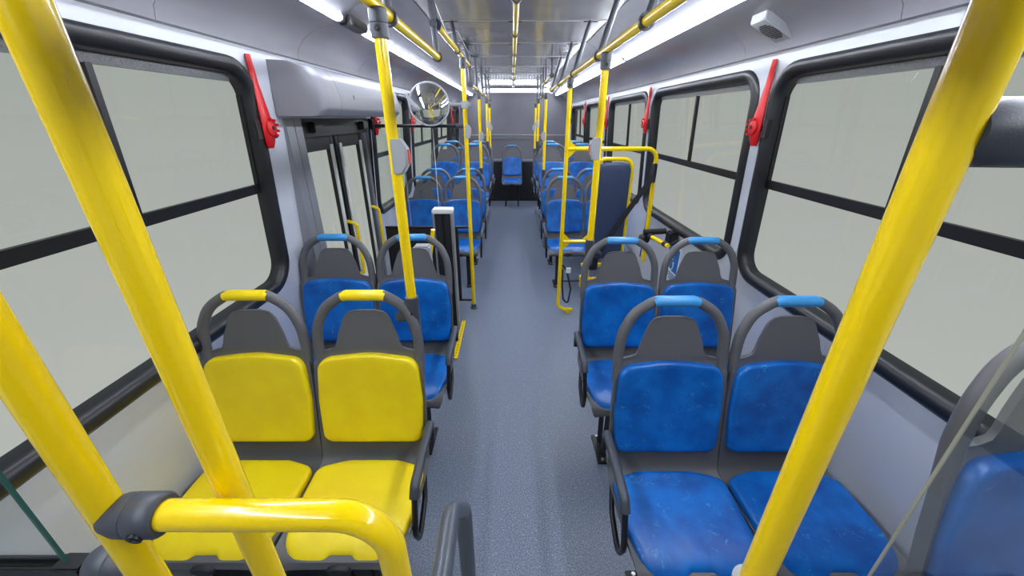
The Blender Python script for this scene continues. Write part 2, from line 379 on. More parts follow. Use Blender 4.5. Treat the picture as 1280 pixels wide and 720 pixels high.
# ------------------------------------------------------------------ seats
def yb(z): return .03 + (z - .5) * .2      # back plane
PROF = [(-.364, .385, .180), (-.378, .405, .192), (-.371, .428, .202), (-.342, .438, .207), (-.26, .434, .211), (-.15, .428, .213), (-.04, .426, .213), (.004, .436, .213),
        (.024, .462, .212), (.034, .50, .211), (.054, .60, .211), (.076, .70, .2105), (.094, .79, .209), (.106, .85, .206), (.1115, .878, .198), (.1155, .892, .185),
        (.1165, .899, .150), (.118, .907, .128), (.122, .925, .119), (.129, .96, .110), (.136, .99, .098), (.141, 1.018, .087), (.1445, 1.034, .078), (.147, 1.044, .065), (.148, 1.049, .040)]
def shell_mb():
    cols = [-1, -.93, -.8, -.55, -.25, 0, .25, .55, .8, .93, 1]
    P = PROF; rings_f = []; rings_b = []
    for i, (y, z, wd) in enumerate(P):
        a = P[max(i - 1, 0)]; c = P[min(i + 1, len(P) - 1)]
        ty, tz = c[0] - a[0], c[1] - a[1]; l = math.hypot(ty, tz); ny, nz = -tz / l, ty / l    # forward / up normal
        curl = .020 if 3 <= i <= 13 else .006
        if i >= 17: curl = .004
        f = [Vector((wd * u, y + ny * curl * abs(u) ** 4, z + nz * curl * abs(u) ** 4)) for u in cols]
        th = .024 if 3 < i < 22 else .016
        b_ = [Vector((wd * u * .97, y - ny * th * (1 - .5 * abs(u) ** 6), z - nz * th * (1 - .5 * abs(u) ** 6))) for u in cols]
        rings_f.append(f + b_[::-1])
    return MB().loft(rings_f)
def pillow(outline, mapf, T, levels):
    cx = sum(p[0] for p in outline) / len(outline); cy = (min(p[1] for p in outline) + max(p[1] for p in outline)) / 2
    rings = []
    for sc, h in levels:
        rings.append([mapf(cx + (p[0] - cx) * (1 - (1 - sc)), cy + (p[1] - cy) * (1 - (1 - sc)), h * T) for p in outline])
    return MB().loft(rings)
LV = [(.985, -.35), (1, 0), (1, .45), (.992, .72), (.975, .90), (.945, 1.0), (.86, 1.05), (.65, 1.08), (.35, 1.09), (.08, 1.09)]
back_out = [(p.x, p.y) for p in fillet([(-.192, 0, 0), (.192, 0, 0), (.200, .19, 0), (.187, .372, 0), (0, .392, 0), (-.187, .372, 0), (-.200, .19, 0)], [.045, .045, .3, .055, .5, .055, .3], 7, closed=True)]
cush_out = [(p.x, p.y) for p in fillet([(-.176, -.398, 0), (-.056, -.402, 0), (-.036, -.378, 0), (.036, -.378, 0), (.056, -.402, 0), (.176, -.398, 0), (.202, -.26, 0), (.206, -.03, 0), (.10, .010, 0), (-.10, .010, 0), (-.206, -.03, 0), (-.202, -.26, 0)],
            [.075, .03, .02, .02, .03, .075, .1, .05, .12, .12, .05, .1], 6, closed=True)]
# densify so the dome follows the mapping
def map_back(x, s, h):
    z = .532 + s * .915
    y = yb(z) + .006 - h - .016 * min(1, (abs(x) / .2)) ** 2.5 + .010 * (1 - ((s - .19) / .2) ** 2)
    return Vector((x, y - .004, z + h * .15))
def map_cush(x, y, h):
    f = max(0, (-.30 - y) / .095); yy = y * .865 - .024
    z = .440 + h - .040 * f ** 2.2 * (1 if h > .006 else .45) + .010 * (abs(x) / .2) ** 3 + .02 * max(0, (y + .08) / .08) ** 2 * .4
    return Vector((x, yy - (.004 if h > .006 else 0) * f, z))
def arm_mb(s):
    x = s * .222
    pts = fillet([(x, .045, .52), (x, .055, .605), (x, -.235, .585), (x - s * .004, -.275, .42), (x - s * .012, -.22, .305), (x - s * .02, -.08, .335), (x - s * .03, -.02, .40)], [0, .04, .05, .08, .06, .05, 0], 5)
    return MB().tube(pts, .0105, 10)
def arm_pad_mb(s):
    x = s * .222
    pts = fillet([(x, .035, .610), (x, -.10, .604), (x, -.225, .590), (x - s * .001, -.246, .555)], [0, .1, .03, 0], 5)
    return MB().tube(pts, .015, 12, r2=.017)
def handle_pts(x0, x1):
    raw = [(-.190, .80), (-.191, .90), (-.186, .985), (-.150, 1.065), (-.078, 1.108), (.078, 1.108), (.150, 1.065), (.186, .985), (.191, .90), (.190, .80)]
    return fillet([(x, yb(z) + (.008 if z < .95 else 0), z) for x, z in raw], [0, .3, .16, .13, .05, .05, .13, .16, .3, 0], 5)
MESH = {}
def make_seat(kind, arm, label, group, loc):
    """kind blue / yellow, arm 0 none, +1 on +x side, -1 on -x side"""
    t_ = thing('bus_seat', label, 'seat', loc, group)
    def part(key, name, fn, m, par=t_, **kw):
        k = (key, m)
        if k in MESH:
            o = bpy.data.objects.new(name, MESH[k]); C.objects.link(o); o.parent = par
        else:
            o = fn().build(name, m, par, **kw); MESH[k] = o.data
        return o
    sh = part('shell', 'seat_shell', shell_mb, 'shell', smooth=45)
    part('cush', 'seat_cushion', lambda: pillow(cush_out, map_cush, .026, LV), kind + '_seat', smooth=60)
    part('back', 'back_cushion', lambda: pillow(back_out, map_back, .026, LV), kind + '_seat', smooth=60)
    h = part('handle', 'grab_handle', lambda: MB().tube(handle_pts(0, 0), .0172, 12, r2=.019, up=(0, 0, 1)), 'shell', smooth=60)
    part('grip', 'handle_grip', lambda: MB().tube([(-.078, yb(1.108), 1.105), (-.066, yb(1.108), 1.109), (.066, yb(1.108), 1.109), (.078, yb(1.108), 1.105)], [.0180, .0198, .0198, .0180], 12, r2=.0225, up=(0, 0, 1)), 'grip_' + kind, par=h, smooth=40)
    part('knob', 'front_knob', lambda: MB().loft([[Vector((.040 * sc * math.cos(a), y, .402 + .019 * sc * math.sin(a))) for a in [2 * math.pi * k / 20 for k in range(20)]] for sc, y in ((1, -.350), (1, -.382), (.8, -.388), (.3, -.388))]), 'dark', smooth=40)
    part('rib', 'rear_rib', lambda: MB().box(-.012, .012, .075, .105, .52, .80, Matrix.Identity(4)), 'shell', par=sh)
    if arm:
        a = part('arm%d' % arm, 'armrest', lambda: arm_mb(arm), 'black', smooth=60)
        part('armpad%d' % arm, 'armrest_pad', lambda: arm_pad_mb(arm), 'clamp', par=a, smooth=60)
    return t_
XS = {'LW': -.972, 'LA': -.544, 'RA': .582, 'RW': 1.010}
rows = {   # row: (y0, raise)
    'L1': (1.105, 0), 'R1': (1.055, 0), 'L2': (1.845, 0), 'R2': (1.785, 0), 'L3': (4.12, 0), 'R3': (4.12, 0), 'L4': (4.83, 0), 'R4': (4.83, 0),
    'L5': (5.60, .25), 'R5': (5.60, .25), 'L6': (6.32, .25), 'R6': (6.32, .25), 'L7': (7.05, .10), 'R7': (7.05, .10)}
ordn = {'1': 'front row', '2': 'second row', '3': 'third row', '4': 'fourth row', '5': 'raised fifth row', '6': 'raised sixth row', '7': 'seventh and last row'}
frames = []
for k, (y0, rz) in rows.items():
    sd = 'left' if k[0] == 'L' else 'right'
    for pos in ('W', 'A'):
        col = 'yellow' if k == 'L1' else 'blue'
        where = 'window' if pos == 'W' else 'aisle'
        lab = '%s padded bus seat on the %s side, %s, by the %s' % (col, sd, ordn[k[1]], where)
        if k == 'L1': lab = 'yellow padded bus seat with yellow grip, by the %s' % where
        arm = 0 if pos == 'W' else (1 if k[0] == 'L' else -1)
        make_seat(col, arm, lab, 'yellow seats on the left' if k == 'L1' else 'blue seats on the %s side' % sd, (XS[k[0] + pos] + (.018 if k in ('L5', 'L6') else 0), y0, rz))
make_seat('blue', 0, 'blue bus seat behind the glass pane at the right front corner', 'blue seats on the right side', (1.015, .41, .25))
make_seat('blue', 0, 'single blue bus seat facing the aisle at the rear wall', 'blue seats at the rear', (0.0, 8.28, .07))
def seat_frame(x_in, x_out, y0, rz, label, group, wallx=None):
    """x_in = aisle side foot"""
    t_ = thing('bench_frame', label, 'frame', (x_in, y0, rz), group)
    s = 1 if x_out > x_in else -1; L = abs(x_out - x_in)
    for y in (-.30, -.08):
        MB().tube([(-s * .03, y, .375), (s * L, y, .375)], .016, 10).build('cross_tube', 'black', t_)
    MB().box(min(-s * .03, s * .01), max(-s * .03, s * .01), -.34, -.04, .360, .396).build('side_plate', 'black', t_, bevel=.003)
    for y0_, y1_ in ((-.26, -.25), (-.13, -.16)):
        MB().tube([(s * .01, y0_, .36), (s * .01, y1_, .012)], .014, 4, r2=.014).build('leg', 'rail_grey' if False else 'black', t_, smooth=0)
    f = MB().box(-.028, .028, -.31, -.11, 0.001, .012).build('foot_plate', 'black', t_, bevel=.002)
    for y in (-.292, -.128): MB().cyl((0, y, .012), (0, y, .022), .009, 6).build('bolt', 'silver', f)
    return t_
for k, (y0, rz) in rows.items():
    xi, xo = (-.47, -1.165) if k[0] == 'L' else (.49, 1.235)
    seat_frame(xi, xo, y0, rz, 'black steel frame under the %s seats, %s' % ('left' if k[0] == 'L' else 'right', ordn[k[1]]), 'bench frames under the seats')
seat_frame(.88, 1.235, .40, .25, 'black steel frame under the single right front seat', 'bench frames under the seats')
t_ = thing('bench_frame', 'black frame under the single rear seat', 'frame', (0, 8.28, 0), 'bench frames under the seats')
for x in (-.13, .13):
    MB().tube([(x, -.25, .001), (x, -.22, .44)], .014, 8).build('leg', 'black', t_)
    MB().tube([(x, -.05, .001), (x, -.05, .45)], .014, 8).build('leg', 'black', t_)
MB().box(-.16, .16, -.27, -.02, .43, .45).build('side_plate', 'black', t_)
# dark box filling the dark area below the yellow seats
t_ = thing('underseat_box', 'black box on the floor under the two yellow seats', 'box', (-.78, 1.0, 0))
MB().box(-.38, .25, -.12, .16, .001, .33).build('housing', 'dark', t_, bevel=.01)
MB().box(-.30, .17, -.128, -.121, .06, .26).build('front_plate', 'black', t_)

# ------------------------------------------------------------------ poles
PR = .0175
def bolt(parent, p, d, r=.008, m='black'):
    return MB().lathe([(r, 0), (r, .003), (r * .8, .004), (r * .45, .004), (r * .4, .002), (0.0005, .002)], aim(p, d), 14).build('bolt', m, parent)
def clampz(parent, x, y, z0, z1, r=.025, face=(0, -1, 0)):
    c = MB().lathe([(PR + .001, z0), (r, z0 + .002), (r, (z0 + z1) / 2 - .0015), (r - .0015, (z0 + z1) / 2), (r, (z0 + z1) / 2 + .0015), (r, z1 - .004), (r * .85, z1)], Matrix.Translation((x, y, 0)), 20).build('clamp', 'clamp', parent)
    f = Vector(face); bolt(c, Vector((x, y, (z0 * .7 + z1 * .3))) + f * r * .96, f); return c
def stop_box(parent, x, y, z, s):
    """s: side on which the housing sticks out (+x / -x)"""
    o = [(p.x, p.y) for p in fillet([(-.016, -.052, 0), (.014, -.050, 0), (.032, -.022, 0), (.032, .024, 0), (.014, .052, 0), (-.016, .054, 0)], .008, 3, closed=True)]
    b_ = MB().prism(o, lambda p: Vector((x + s * (p[0] + .012), y - .024, z + p[1])), lambda p: Vector((x + s * (p[0] + .012), y + .020, z + p[1]))).build('stop_button_box', 'button', parent, bevel=.004)
    MB().prism([(p[0] * .35, p[1] * .42) for p in o], lambda p: Vector((x + s * .0435, y - .004 + p[0] * 1.2, z + p[1])), lambda p: Vector((x + s * .048, y - .004 + p[0] * 1.2, z + p[1]))).build('stop_button', 'redlamp', b_, bevel=.001)
    return b_
def seat_pole(x, y, z0, z1, sd, label, box=True, zbx=1.57, face=(0, -1, 0), top=True):
    t_ = thing('grab_pole', label, 'pole', (x, y, z0), 'yellow vertical grab poles')
    MB().cyl((0, 0, -.005), (0, 0, z1 - z0), PR, 20).build('tube', 'yellow', t_)
    # bracket that grips the seat handle
    br = MB().lathe([(.019, -.12), (.0225, -.11), (.0235, -.02), (.024, .0), (.0255, .012), (.024, .028), (.018, .03)], Matrix.Identity(4), 16).build('seat_bracket', 'clamp', t_)
    MB().tube([(0, .0, -.045), (sd * -.035, .0, -.045), (sd * -.06, .008, -.06)], [.03, .028, .018], 10, r2=.02).build('gusset', 'clamp', br)
    for dz in (-.03, -.055, -.08): bolt(br, Vector((0, -.023, dz)), (0, -1, 0), .0045)
    if top: clampz(t_, 0, 0, z1 - z0 - .075, z1 - z0 - .002, face=face)
    if box: stop_box(t_, 0, 0, zbx - z0, -sd if False else (1 if sd > 0 else -1))
    return t_
ZR = 1.99; ZH = 2.135; XLr, XRr = -.385, .440
seat_pole(-.368, 1.255, 1.075, ZR - .012, 1, 'yellow pole standing on the aisle-side yellow seat', zbx=1.59)
seat_pole(.432, 2.02, 1.06, ZR - .012, -1, 'yellow pole rising from the second right row, in front of the navy backrest', zbx=1.56)
seat_pole(-.388, 4.98, 1.10, ZR - .012, 1, 'yellow pole on the fourth row aisle seat, left side', zbx=1.50)
seat_pole(.400, 4.98, 1.08, ZR - .012, -1, 'yellow pole on the fourth row aisle seat, right side', zbx=1.50)
seat_pole(-.385, 6.42, 1.34, ZR - .012, 1, 'yellow pole on the sixth row aisle seat, left side', zbx=1.62)
seat_pole(.405, 6.42, 1.34, ZR - .012, -1, 'yellow pole on the sixth row aisle seat, right side', zbx=1.62)
seat_pole(-.385, 7.20, 1.18, 1.94, 1, 'farthest yellow pole on the left, on the seventh row', zbx=1.55)
seat_pole(.405, 7.20, 1.18, 1.94, -1, 'farthest yellow pole on the right, on the seventh row', zbx=1.55)
# floor pole that carries the mirror
t_ = thing('grab_pole', 'slim full-height yellow pole on the left aisle edge, carrying the round mirror', 'pole', (-.373, 3.32, 0), 'yellow vertical grab poles')
MB().cyl((0, 0, .01), (0, 0, ZH - .012), PR, 20).build('tube', 'yellow', t_)
MB().lathe([(.034, 0.001), (.034, .010), (.026, .016), (.026, .048), (.0185, .052)], Matrix.Identity(4), 20).build('foot_socket', 'clamp', t_)
clampz(t_, 0, 0, ZH - .09, ZH - .014); stop_box(t_, 0, 0, 1.60, 1)
# big foreground poles
def big_pole(x, y, z0, z1, label):
    t_ = thing('grab_pole', label, 'pole', (x, y, z0), 'yellow poles in the foreground')
    MB().cyl((0, 0, 0), (0, 0, z1 - z0), PR, 40).build('tube', 'yellow', t_)
    return t_
pa = big_pole(-.362, .342, .0, ZC - .002, 'long yellow pole crossing in front of the window-side yellow seat')
MB().lathe([(.03, .001), (.03, .02), (.018, .03)], Matrix.Identity(4), 20).build('foot_socket', 'clamp', pa)
pr_ = big_pole(.328, .307, .0, ZC - .002, 'big yellow pole on the right foreground with a black clamp')
MB().lathe([(.03, .001), (.03, .02), (.018, .03)], Matrix.Identity(4), 20).build('foot_socket', 'clamp', pr_)
MB().lathe([(PR, 1.080), (.025, 1.081), (.025, 1.122), (PR, 1.123)], Matrix.Identity(4), 24).build('collar', 'button', pr_)
def tee(parent, p, d, L=.075, r=.0245, bz=-1, name='clamp'):
    """a side clamp: hugs the pole at p and holds a tube leaving along d"""
    d = Vector(d).normalized(); p = Vector(p)
    a = MB().lathe([(r * .80, -.004), (r, .012), (r * 1.02, L * .45), (r * .985, L * .46), (r * 1.02, L * .48), (r * 1.02, L - .004), (r * .9, L)], aim(p, d), 28)
    c = a.build(name, 'clamp', parent)
    s_ = Vector((0, -1, 0)) if abs(d.y) < .5 else Vector((1, 0, 0))
    s2 = (s_ * .93 + Vector((0, 0, .35 * bz))).normalized()
    bolt(c, p + d * (L * .72) + s2 * r * .985, s2, .0085); return c
tee(pr_, (.010, -.001, 1.690), (1, 0, 0), .095, .0245, 0)
t_ = thing('overhead_bar', 'black clamp bar leaving the right foreground pole toward the window', 'rail', (.328, .307, 1.690))
MB().cyl((.105, -.001, 0), (.895, -.001, 0), .0165, 20).build('tube', 'clamp', t_)
MB().cyl((.885, -.001, 0), (.899, -.001, 0), .032, 20).build('wall_flange', 'clamp', t_)
# front left rail: pole B with the bent yellow bar
t_ = thing('guard_rail', 'yellow pole at far left foreground with bent yellow bar clamped to it', 'rail', (-.476, .300, 0))
MB().cyl((0, 0, 0), (0, 0, ZC - .002), PR, 40).build('tube', 'yellow', t_)
tee(t_, (.006, 0, 1.272), (1, 0, 0), .060, .0245, -.6)
bar = fillet([(.055, 0, 1.272), (.325, 0, 1.272), (.338, -.004, .02)], [0, .062, 0], 14)
MB().tube(bar, PR, 32).build('bent_bar', 'yellow', t_)
tee(t_, (-.012, .004, 1.172), (-1, 0, 0), .052, .0225, -.5)
MB().lathe([(.03, .001), (.03, .02), (.018, .03)], Matrix.Identity(4), 20).build('foot_socket', 'clamp', t_)
MB().lathe([(.03, .001), (.03, .02), (.018, .03)], Matrix.Translation((.338, -.004, 0)), 20).build('foot_socket', 'clamp', t_)
# left glass screen with black channel
t_ = thing('glass_screen', 'clear glass screen with green edge at the lower left corner', 'screen', (-.575, .302, 1.172))
MB().box(-.565, .0, -.002, .002, .0, .78).build('pane', 'screen', t_, smooth=0)
MB().box(.0, .003, -.002, .002, .0, .78).build('glass_edge', 'glass_edge', t_, smooth=0)
MB().box(-.57, .030, -.016, .016, -.036, -.012).build('channel', 'black', t_, bevel=.003)
MB().box(-.57, .012, -.010, -.005, -.012, .006).build('gasket', 'rubber', t_, bevel=.002)
MB().box(-.57, .012, .005, .010, -.012, .006).build('gasket', 'rubber', t_, bevel=.002)
MB().box(-.012, .028, -.012, .012, -.012, .008).build('end_stop', 'black', t_, bevel=.003)
# right glass screen
t_ = thing('glass_screen', 'clear glass screen in front of the right corner seat', 'screen', (.468, .300, .9))
MB().box(.002, .76, -.0015, .0015, -.3, .72).build('pane', 'screen', t_, smooth=0)
MB().box(.0, .002, -.0015, .0015, -.3, .72).build('glass_edge', 'glass_edge2', t_, smooth=0)
MB().box(-.13, .765, -.014, .014, -.34, -.302).build('channel', 'black', t_, bevel=.003)
# grey handrail at the bottom centre
t_ = thing('handrail', 'dark grey curved handrail end beside the aisle at bottom centre', 'rail', (-.138, .6, 0))
pts = fillet([(0.0, -.55, .86), (0, -.02, .885), (.016, .045, .80), (.016, .045, .016)], [0, .05, .05, 0], 10)
MB().tube(pts, .0205, 20).build('tube', 'rail_grey', t_)
MB().lathe([(.034, .001), (.034, .012), (.02, .02)], Matrix.Translation((.016, .045, 0)), 20).build('foot_socket', 'clamp', t_)
MB().tube([(0, -.55, .86), (0, -.55, .012)], .0165, 16).build('post', 'rail_grey', t_)
MB().lathe([(.034, .001), (.034, .012), (.02, .02)], Matrix.Translation((.0, -.55, 0)), 20).build('foot_socket', 'clamp', t_)

# ------------------------------------------------------------------ overhead rails and hangers
def hanger(parent, x, y, z, xt, knob=None):
    h = MB()
    dx = xt - x
    top = Vector((xt, y, ZC - .004)); bot = Vector((x, y, z))
    d = (top - bot).normalized()
    h.tube([bot + d * .012, bot + d * ((top - bot).length * .45), top], [.0135, .016, .0145], 12)
    o = h.build('hanger', 'clamp', parent)
    ring = [(.0185, -.011), (.026, -.011), (.0275, 0), (.026, .011), (.0185, .011)]
    n_ = 18; rg = []
    for k in range(n_):
        a = 2 * math.pi * k / n_
        rg.append([Vector((x + r_ * math.cos(a), y + dy, z + r_ * math.sin(a))) for r_, dy in ring])
    K = len(ring); vs = [q for r_ in rg for q in r_]
    fs = [(i * K + k, i * K + (k + 1) % K, ((i + 1) % n_) * K + (k + 1) % K, ((i + 1) % n_) * K + k) for i in range(n_) for k in range(K)]
    MB().add(vs, fs).build('ring', 'clamp', o)
    MB().box(xt - .048, xt + .048, y - .014, y + .014, ZC - .013, ZC - .007).build('flange', 'black', o, bevel=.002)
    if knob is not None:
        p = bot + d * ((top - bot).length * knob)
        MB().lathe([(.0185, 0), (.0185, .016), (.015, .020), (.0005, .020)], aim(p + Vector((0, -.002, 0)), (0, -1, 0)), 18).build('joint_cap', 'clamp', o)
    return o
def rail(x, z, y0, y1, hs, xt, label, knobs=()):
    t_ = thing('overhead_rail', label, 'rail', (x, y0, z), 'yellow overhead rails')
    MB().cyl((0, 0, 0), (0, y1 - y0, 0), PR, 20).build('tube', 'yellow', t_)
    for y in (y0, y1):
        MB().cyl((0, y - y0 - .004, 0), (0, y - y0 + .004, 0), .0182, 16).build('end_cap', 'clamp', t_)
    for y in hs:
        o = hanger(t_, 0, 0, 0, 0) if False else None
    return t_
def rail2(x, z, y0, y1, hs, xt, label, knobs=()):
    t_ = thing('overhead_rail', label, 'rail', (0, 0, 0), 'yellow overhead rails')
    MB().cyl((x, y0, z), (x, y1, z), PR, 20).build('tube', 'yellow', t_)
    for y in (y0, y1): MB().cyl((x, y - .004, z), (x, y + .004, z), .0183, 16).build('end_cap', 'clamp', t_)
    for y in hs: hanger(t_, x, y, z, xt, .45 if y in knobs else None)
    return t_
rail2(XLr, ZR, -.9, 2.285, (-.3, .55, 1.43, 2.275), -.405, 'nearest yellow overhead rail on the left', knobs=(1.43, 2.275))
rail2(XLr, ZH, 2.30, 3.96, (2.31, 3.10, 3.90), -.415, 'raised yellow overhead rail on the left by the door')
rail2(XLr, ZR, 3.975, 7.7, (3.985, 4.72, 5.60, 6.45, 7.3), -.40, 'far yellow overhead rail on the left')
rail2(XRr, ZR, -.9, 4.76, (-.3, .55, 1.49, 2.23, 3.10, 3.95, 4.75), .535, 'long nearest yellow overhead rail on the right')
rail2(XRr, ZH, 4.775, 6.02, (4.785, 5.60), .44, 'raised yellow overhead rail on the right')
rail2(XRr, ZR, 6.035, 7.7, (6.045, 6.5, 7.3), .44, 'far yellow overhead rail on the right')
rail2(.022, 2.235, -.9, 7.9, (-.3, .55, 1.4, 2.25, 3.10, 3.95, 4.75, 5.6, 6.45, 7.3), .022, 'yellow overhead rail along the centre of the ceiling')
# thin white cables along the ceiling
def cable(pts, label):
    o = MB().tube(fillet(pts, .3, 5), .0022, 6).build('cable', 'white'); o['label'] = label; o['category'] = 'cable'; o['group'] = 'thin cables under the ceiling'
cable([(-.40, 1.2, 2.30), (-.40, 2.2, 2.285), (-.42, 2.9, 2.20), (-.40, 3.3, 2.285), (-.39, 3.9, 2.24), (-.38, 4.7, 2.29)], 'thin white cable looping past the left hangers')
cable([(.60, 1.2, 2.30), (.56, 1.9, 2.24), (.62, 2.4, 2.29), (.64, 3.0, 2.29), (.56, 3.5, 2.25), (.52, 4.3, 2.29)], 'thin white cable looping past the right hangers')

# ------------------------------------------------------------------ convex mirror
t_ = thing('convex_mirror', 'round convex mirror clamped to the slim yellow pole', 'mirror', (-.373, 3.32, 1.80))
mx_ = aim((-.270, -.05, .0), (.13, -1, .06))
MB().lathe([(.150, -.004)] + [(.150 * math.cos(a), .024 * math.sin(a)) for a in [R(k * 7.5) for k in range(1, 12)]] + [(.0008, .024)], mx_, 40).build('mirror_glass', 'mirror', t_, smooth=80)
MB().lathe([(.130, -.020), (.158, -.012), (.1595, .004), (.154, .008), (.149, .003), (.1485, -.003), (.12, -.006)], mx_, 40).build('mirror_rim', 'button', t_)
MB().tube([(-.16, -.015, .0), (-.12, .0, .0), (-.02, .0, .0)], [.016, .015, .013], 12).build('mirror_arm', 'button', t_)
MB().lathe([(.018, -.026), (.030, -.024), (.030, .024), (.018, .026)], Matrix.Identity(4), 16).build('pole_clamp', 'button', t_)
MB().cyl((.02, 0, .0), (.048, 0, .0), .013, 12).build('clamp_screw', 'button', t_)

# ------------------------------------------------------------------ door, cover, partition
door = sroot('door_1')
dx0, dx1 = XL(1) - .045, XL(1) - .010
XD = -1.225
MB().box(XD - .03, XL(1.7) + .008, 2.135, 2.215, 0.0, 1.70).box(XL(1.0) - .004, XL(1.7) + .010, 2.05, 2.134, 0.0, 1.70).build('door_jamb', 'jamb', door, bevel=.004)
MB().box(XD - .03, XD + .045, 3.265, 3.33, 0.0, 1.70).build('door_jamb', 'jamb', door, bevel=.004)
MB().box(XD - .03, XD + .07, 2.216, 3.264, 1.60, 1.712).build('door_header', 'black', door, bevel=.004)
for y in (2.33, 3.1):
    MB().box(XD + .072, XD + .11, y, y + .10, 1.625, 1.68).build('hinge_arm', 'black', door, bevel=.004)
for i, (ya, yb_) in enumerate(((2.235, 2.735), (2.76, 3.255))):
    lf = MB()
    z0, z1 = .03, 1.595
    fw = .055
    lf.box(XD - .012, XD + .022, ya, ya + fw, z0, z1).box(XD - .012, XD + .022, yb_ - fw, yb_, z0, z1)
    lf.box(XD - .012, XD + .022, ya + fw, yb_ - fw, z1 - .08, z1).box(XD - .012, XD + .022, ya + fw, yb_ - fw, z0, .42)
    l = lf.build('door_leaf', 'black', door, bevel=.003)
    MB().box(XD + .002, XD + .006, ya + fw, yb_ - fw, .42, z1 - .08).build('pane', 'glass', l, smooth=0)
    MB().box(XD + .024, XD + .034, ya + fw - .016, ya + fw + .022, .10, z1 - .05).build('edge_strip', 'brush', l, bevel=.002)
    MB().box(XD + .024, XD + .034, yb_ - fw - .020, yb_ - fw + .016, .10, z1 - .05).build('edge_strip', 'brush', l, bevel=.002)
    MB().box(XD + .010, XD + .020, ya + fw + .01, yb_ - fw - .01, .10, .40).build('lower_panel', 'wall', l, bevel=.003)
    yh = yb_ - .03 if i else yb_ - .02
    MB().tube(fillet([(XD + .02, yh, 1.02), (XD + .09, yh, 1.0), (XD + .09, yh, .62), (XD + .02, yh, .60)], .03, 5), .0125, 12).build('door_handle', 'yellow', l)
# mechanism cover above the door
t_ = thing('door_cover', 'grey rounded cover box above the left door', 'cover', (-1.13, 2.0, 1.71))
def cov_sec(y, inset=0):
    poly = [(.0, .0), (.215 - inset, .0), (.245 - inset, .03), (.245 - inset, .10), (.225 - inset, .17), (.18 - inset, .215), (.10, .232), (.0, .236)]
    return [Vector((x + .006, y, z)) for x, z in [(p.x, p.y) for p in fillet([(a, b, 0) for a, b in poly], [0, .02, .02, .06, .05, .05, .05, 0], 4, closed=True)]]
MB().loft([cov_sec(-.004, .035), cov_sec(.004, .015), cov_sec(.02, .004), cov_sec(.05, 0), cov_sec(.165, 0)]).build('end_section', 'cover', t_, smooth=45)
MB().loft([cov_sec(.168, .0), cov_sec(1.27, 0)]).build('long_section', 'cover', t_, smooth=45)
MB().lathe([(.013, 0), (.012, .003), (.008, .004), (.0005, .004)], aim((.248, .36, .095), (1, 0, 0)), 16).build('lock', 'black', t_)
MB().lathe([(.013, 0), (.012, .003), (.008, .004), (.0005, .004)], aim((.248, 1.05, .095), (1, 0, 0)), 16).build('lock', 'black', t_)
# partition behind the door
t_ = thing('partition', 'black partition with a glass upper half between the door and the third row', 'partition', (-.75, 3.36, 0))
MB().tube([(-.40, -.03, 1.645), (.345, -.03, 1.645)], .0135, 14).build('top_bar', 'black', t_)
MB().tube([(.30, -.03, 1.645), (.362, -.03, 1.645)], .019, 14).build('bar_clamp', 'clamp', t_)
MB().box(-.395, .26, -.012, .012, .08, .79).build('lower_panel', 'dark', t_, bevel=.004)
MB().tube([(-.395, -.0, .80), (.355, -.0, .80)], .0115, 12).build('middle_bar', 'black', t_)
MB().tube([(-.395, 0, .07), (.355, 0, .07)], .011, 12).build('bottom_bar', 'black', t_)
MB().box(-.395, .10, -.003, .003, .82, 1.625).build('pane', 'screen', t_, smooth=0)
MB().box(.10, .104, -.003, .003, .82, 1.625).build('pane_edge_glint', 'brush', t_, smooth=0)  # white strip stands in for the reflection along the glass edge
MB().box(-.16, -.156, -.006, -.003, .82, 1.625).build('pane_reflection', 'button', t_, smooth=0)  # thin pale strip imitates a vertical reflection in the pane
# aluminium framed post in front of it
t_ = thing('ticket_post', 'narrow aluminium framed post with black brush strips beside the aisle', 'post', (-.545, 2.98, 0))
MB().box(-.078, -.062, -.05, .05, .0, 1.02).build('side_profile', 'silver', t_, bevel=.003)
MB().box(.062, .078, -.05, .05, .0, 1.02).build('side_profile', 'silver', t_, bevel=.003)
MB().box(-.080, .080, -.055, .055, 1.021, 1.055).build('top_cap', 'white', t_, bevel=.006)
MB().box(-.0615, -.010, -.03, .03, .005, 1.02).build('black_strip', 'dark', t_, bevel=.004)
MB().box(.010, .0615, -.03, .03, .005, 1.02).build('black_strip', 'dark', t_, bevel=.004)
MB().box(-.0095, .0095, -.02, .02, .005, 1.015).build('centre_profile', 'black', t_)
# reader box seen behind the second-row seat
t_ = thing('reader_box', 'light grey box behind the aisle seat of the second left row', 'box', (-.60, 2.42, 0))
MB().box(-.055, .055, -.04, .05, .62, .93).build('housing', 'button', t_, bevel=.012)
MB().cyl((0, 0, .0), (0, 0, .62), .02, 14).build('stand', 'black', t_)
MB().tube([(.03, .06, .80), (.07, .06, 1.02)], .014, 12).build('grab_stub', 'yellow', t_)
# yellow floor edge strip
t_ = thing('floor_edge', 'yellow perforated edge strip on the floor beside the left aisle', 'trim', (-.44, 2.75, 0))
MB().box(-.018, .018, -.30, .30, .001, .010).build('strip', 'yellow', t_, bevel=.002)
for k in range(14):
    MB().cyl((0, -.27 + k * .0415, .009), (0, -.27 + k * .0415, .0115), .005, 8).build('hole', 'black', t_)
MB().box(-.014, -.004, -.31, -.29, .011, .30).build('upright', 'yellow', t_, bevel=.002)

